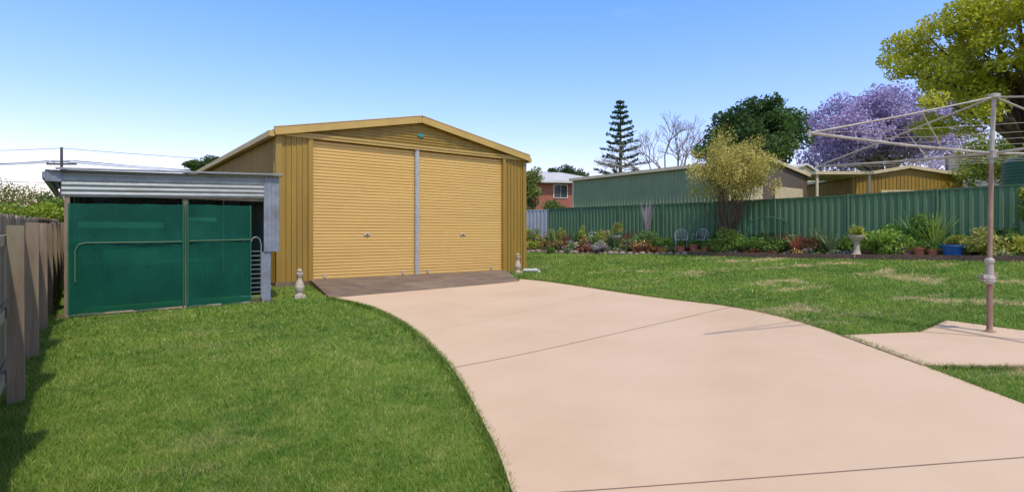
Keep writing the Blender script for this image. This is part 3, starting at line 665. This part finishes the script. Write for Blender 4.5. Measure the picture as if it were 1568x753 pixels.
for a,tz in ((195,2.07),(105,2.10),(15,2.06),(285,2.05)):
    a=math.radians(a); tp=Vector((math.cos(a)*2.4,math.sin(a)*2.4,tz)); tips.append(tp); c0=Vector((.04,0,1.96)); t0=Vector((.05,0,2.58))
    b.path([c0,c0.lerp(tp,.5)+Vector((0,0,-.015)),tp],.015,'hoist',8); b.path([t0,t0.lerp(tp,.5)-Vector((0,0,.01)),tp],.011,'hoist',6)
    b.cyl(t0.lerp(tp,.42),c0.lerp(tp,.30),.006,.006,'hoist',6)
    b.cyl(tp-Vector((0,0,.04)),tp+Vector((0,0,.03)),.013,.013,'hoist',8)
b.build('arms',Hh); b=MB()
for i in range(4):
    a_,c_=tips[i],tips[(i+1)%4]; c0=Vector((.04,0,1.96))
    for f in (.35,.55,.75,1.0):
        p=c0.lerp(a_,f);q=c0.lerp(c_,f); m_=(p+q)/2-Vector((0,0,.05*f)); b.path([p,p.lerp(m_,.5)-Vector((0,0,.013)),m_,m_.lerp(q,.5)-Vector((0,0,.013)),q],.002,'hoist',4)
b.build('wires',Hh)
# ---------------------------------------------------------------- grass blades
def grass():
    N_=500000
    y=2.4+22.5*rng.uniform(0,1,N_)**1.9; u=rng.uniform(-1.05,1.05,N_); x=u*y
    keep=np.ones(N_,bool)
    def garr(px,py,ox,oy,x0,x1,y0,y1):
        lx=(px-ox)*E.x+(py-oy)*E.y; ly=(px-ox)*D.x+(py-oy)*D.y; return (lx>x0)&(lx<x1)&(ly>y0)&(ly<y1)
    jit=rng.normal(0,.016,N_)
    for poly in (drive,slabP,rampP,bed): keep&=~inside(x+jit,y+jit,poly)
    keep&=~garr(x,y,-5.43,12.83,-.05,W+.05,-.06,12); keep&=~garr(x,y,-7.04,8.73,-.1,3.25,-.02,5.3)
    fx=(x-F0.x)*E.x+(y-F0.y)*E.y; keep&=fx>-.3
    gf=(x-P0.x)*FN.x+(y-P0.y)*FN.y; keep&=gf>0.02
    x=x[keep];y=y[keep]; tall=np.ones(len(x))
    # longer untrimmed fringe along concrete edges and fence/shed bases
    ex=[];ey=[]
    def fringe(line,side,dens,wd):
        for a,c in zip(line[:-1],line[1:]):
            l=math.dist(a,c)
            if l<.01 or max(a[1],c[1])<2: continue
            k=int(l*dens); t=rng.uniform(0,1,k); nx_=-(c[1]-a[1])/l*side; ny_=(c[0]-a[0])/l*side; o=np.abs(rng.normal(0,wd,k))-.012
            ex.append(a[0]+(c[0]-a[0])*t+nx_*o); ey.append(a[1]+(c[1]-a[1])*t+ny_*o)
    fringe(left,-1,1500,.035); fringe(right,-1,1000,.04)
    fringe([slabP[0],slabP[1],slabP[2],slabP[3]],1,900,.035); fringe([slabP[5],slabP[6],slabP[7]],1,900,.035)
    f0=F0+E*.02; fringe([(f0.x-D.x*2,f0.y-D.y*2),(f0.x+D.x*4,f0.y+D.y*4)],-1,1200,.10)
    ex=np.concatenate(ex); ey=np.concatenate(ey)
    x=np.concatenate([x,ex]); y=np.concatenate([y,ey]); tall=np.concatenate([tall,np.full(len(ex),1.45)])
    n=len(x); z=gz(x,y)
    s=np.clip(y/5,.8,3.2); h=rng.uniform(.018,.042,n)*(.75+.25*s)*tall; w=.0045*s**1.15*rng.uniform(.7,1.3,n)
    a=rng.uniform(0,6.283,n); la=rng.uniform(0,6.283,n); le=h*rng.uniform(.2,1.1,n)
    dx=np.cos(a)*w;dy=np.sin(a)*w
    co=np.stack([np.stack([x-dx,y-dy,z-.003],1),np.stack([x+dx,y+dy,z-.003],1),np.stack([x+np.cos(la)*le,y+np.sin(la)*le,z+h],1)],1).reshape(-1,3)
    t=rng.uniform(0,1,(n,1)); col=np.array([.95,1.12,.8])*(1-t)+np.array([1.75,1.65,1.4])*t
    col[tall>1]*=.8
    dry=rng.uniform(size=n)<.06; col[dry]=np.array([2.6,1.9,3.0])
    polys('lawn_grass',co,3,col,M['blade'])
grass()
# ---------------------------------------------------------------- light
el=math.radians(58); az=Vector((.30,-.62,0)).normalized()
tow=Vector((az.x*math.cos(el),az.y*math.cos(el),math.sin(el)))
l=bpy.data.lights.new('sun','SUN'); l.energy=3.1; l.angle=math.radians(1.2); l.color=(1,.925,.81)
lo=bpy.data.objects.new('sun',l); sc.collection.objects.link(lo); lo.rotation_euler=tow.to_track_quat('Z','Y').to_euler(); lo.location=(0,-10,30)
w=bpy.data.worlds.new('World'); sc.world=w; w.use_nodes=True; nt=w.node_tree; bg=nt.nodes['Background']
sk=nt.nodes.new('ShaderNodeTexSky'); sk.sky_type='NISHITA'; sk.sun_disc=False; sk.sun_elevation=el; sk.sun_rotation=math.atan2(az.x,az.y)
sk.air_density=1.0; sk.dust_density=.6; sk.ozone_density=2.0
tc=nt.nodes.new('ShaderNodeTexCoord'); sp=nt.nodes.new('ShaderNodeSeparateXYZ'); nt.links.new(tc.outputs['Generated'],sp.inputs[0])
r=nt.nodes.new('ShaderNodeValToRGB'); el_=r.color_ramp.elements
el_[0].position=0; el_[0].color=(2.05,1.42,1.22,1); el_[1].position=.38; el_[1].color=(1.05,1.45,2.10,1)
x_=el_.new(.09); x_.color=(1.85,1.42,1.50,1); x_=el_.new(.20); x_.color=(1.45,1.45,1.85,1); x_=el_.new(.75); x_.color=(1.5,1.25,1.1,1)
nt.links.new(sp.outputs[2],r.inputs[0])
skc=mixc(nt,1.0,sk.outputs[0],r.outputs[0],'MULTIPLY')
mp=nt.nodes.new('ShaderNodeMapping'); mp.inputs['Scale'].default_value=(1.2,1.2,4.5); mp.inputs['Rotation'].default_value=(.0,.35,.3); nt.links.new(tc.outputs['Generated'],mp.inputs[0])
f=ramp(nt,noise(nt,mp.outputs[0],2.3,7,.6),.57,.85,(0,0,0),(.2,.2,.2))
skc=mixc(nt,f,skc,(5.8,6.1,6.8))
nt.links.new(skc,bg.inputs[0]); bg.inputs[1].default_value=.145
# ---------------------------------------------------------------- camera
cam=bpy.data.cameras.new('camera'); co=bpy.data.objects.new('camera',cam); sc.collection.objects.link(co)
cam.sensor_width=36; cam.lens=848/1568*36; cam.shift_y=-18/1568; cam.clip_end=3000; cam.clip_start=.05
co.location=(0,0,1.5); co.rotation_euler=(math.radians(90),0,0); sc.camera=co
sc.view_settings.view_transform='Standard'; sc.view_settings.look='None'; sc.view_settings.exposure=0
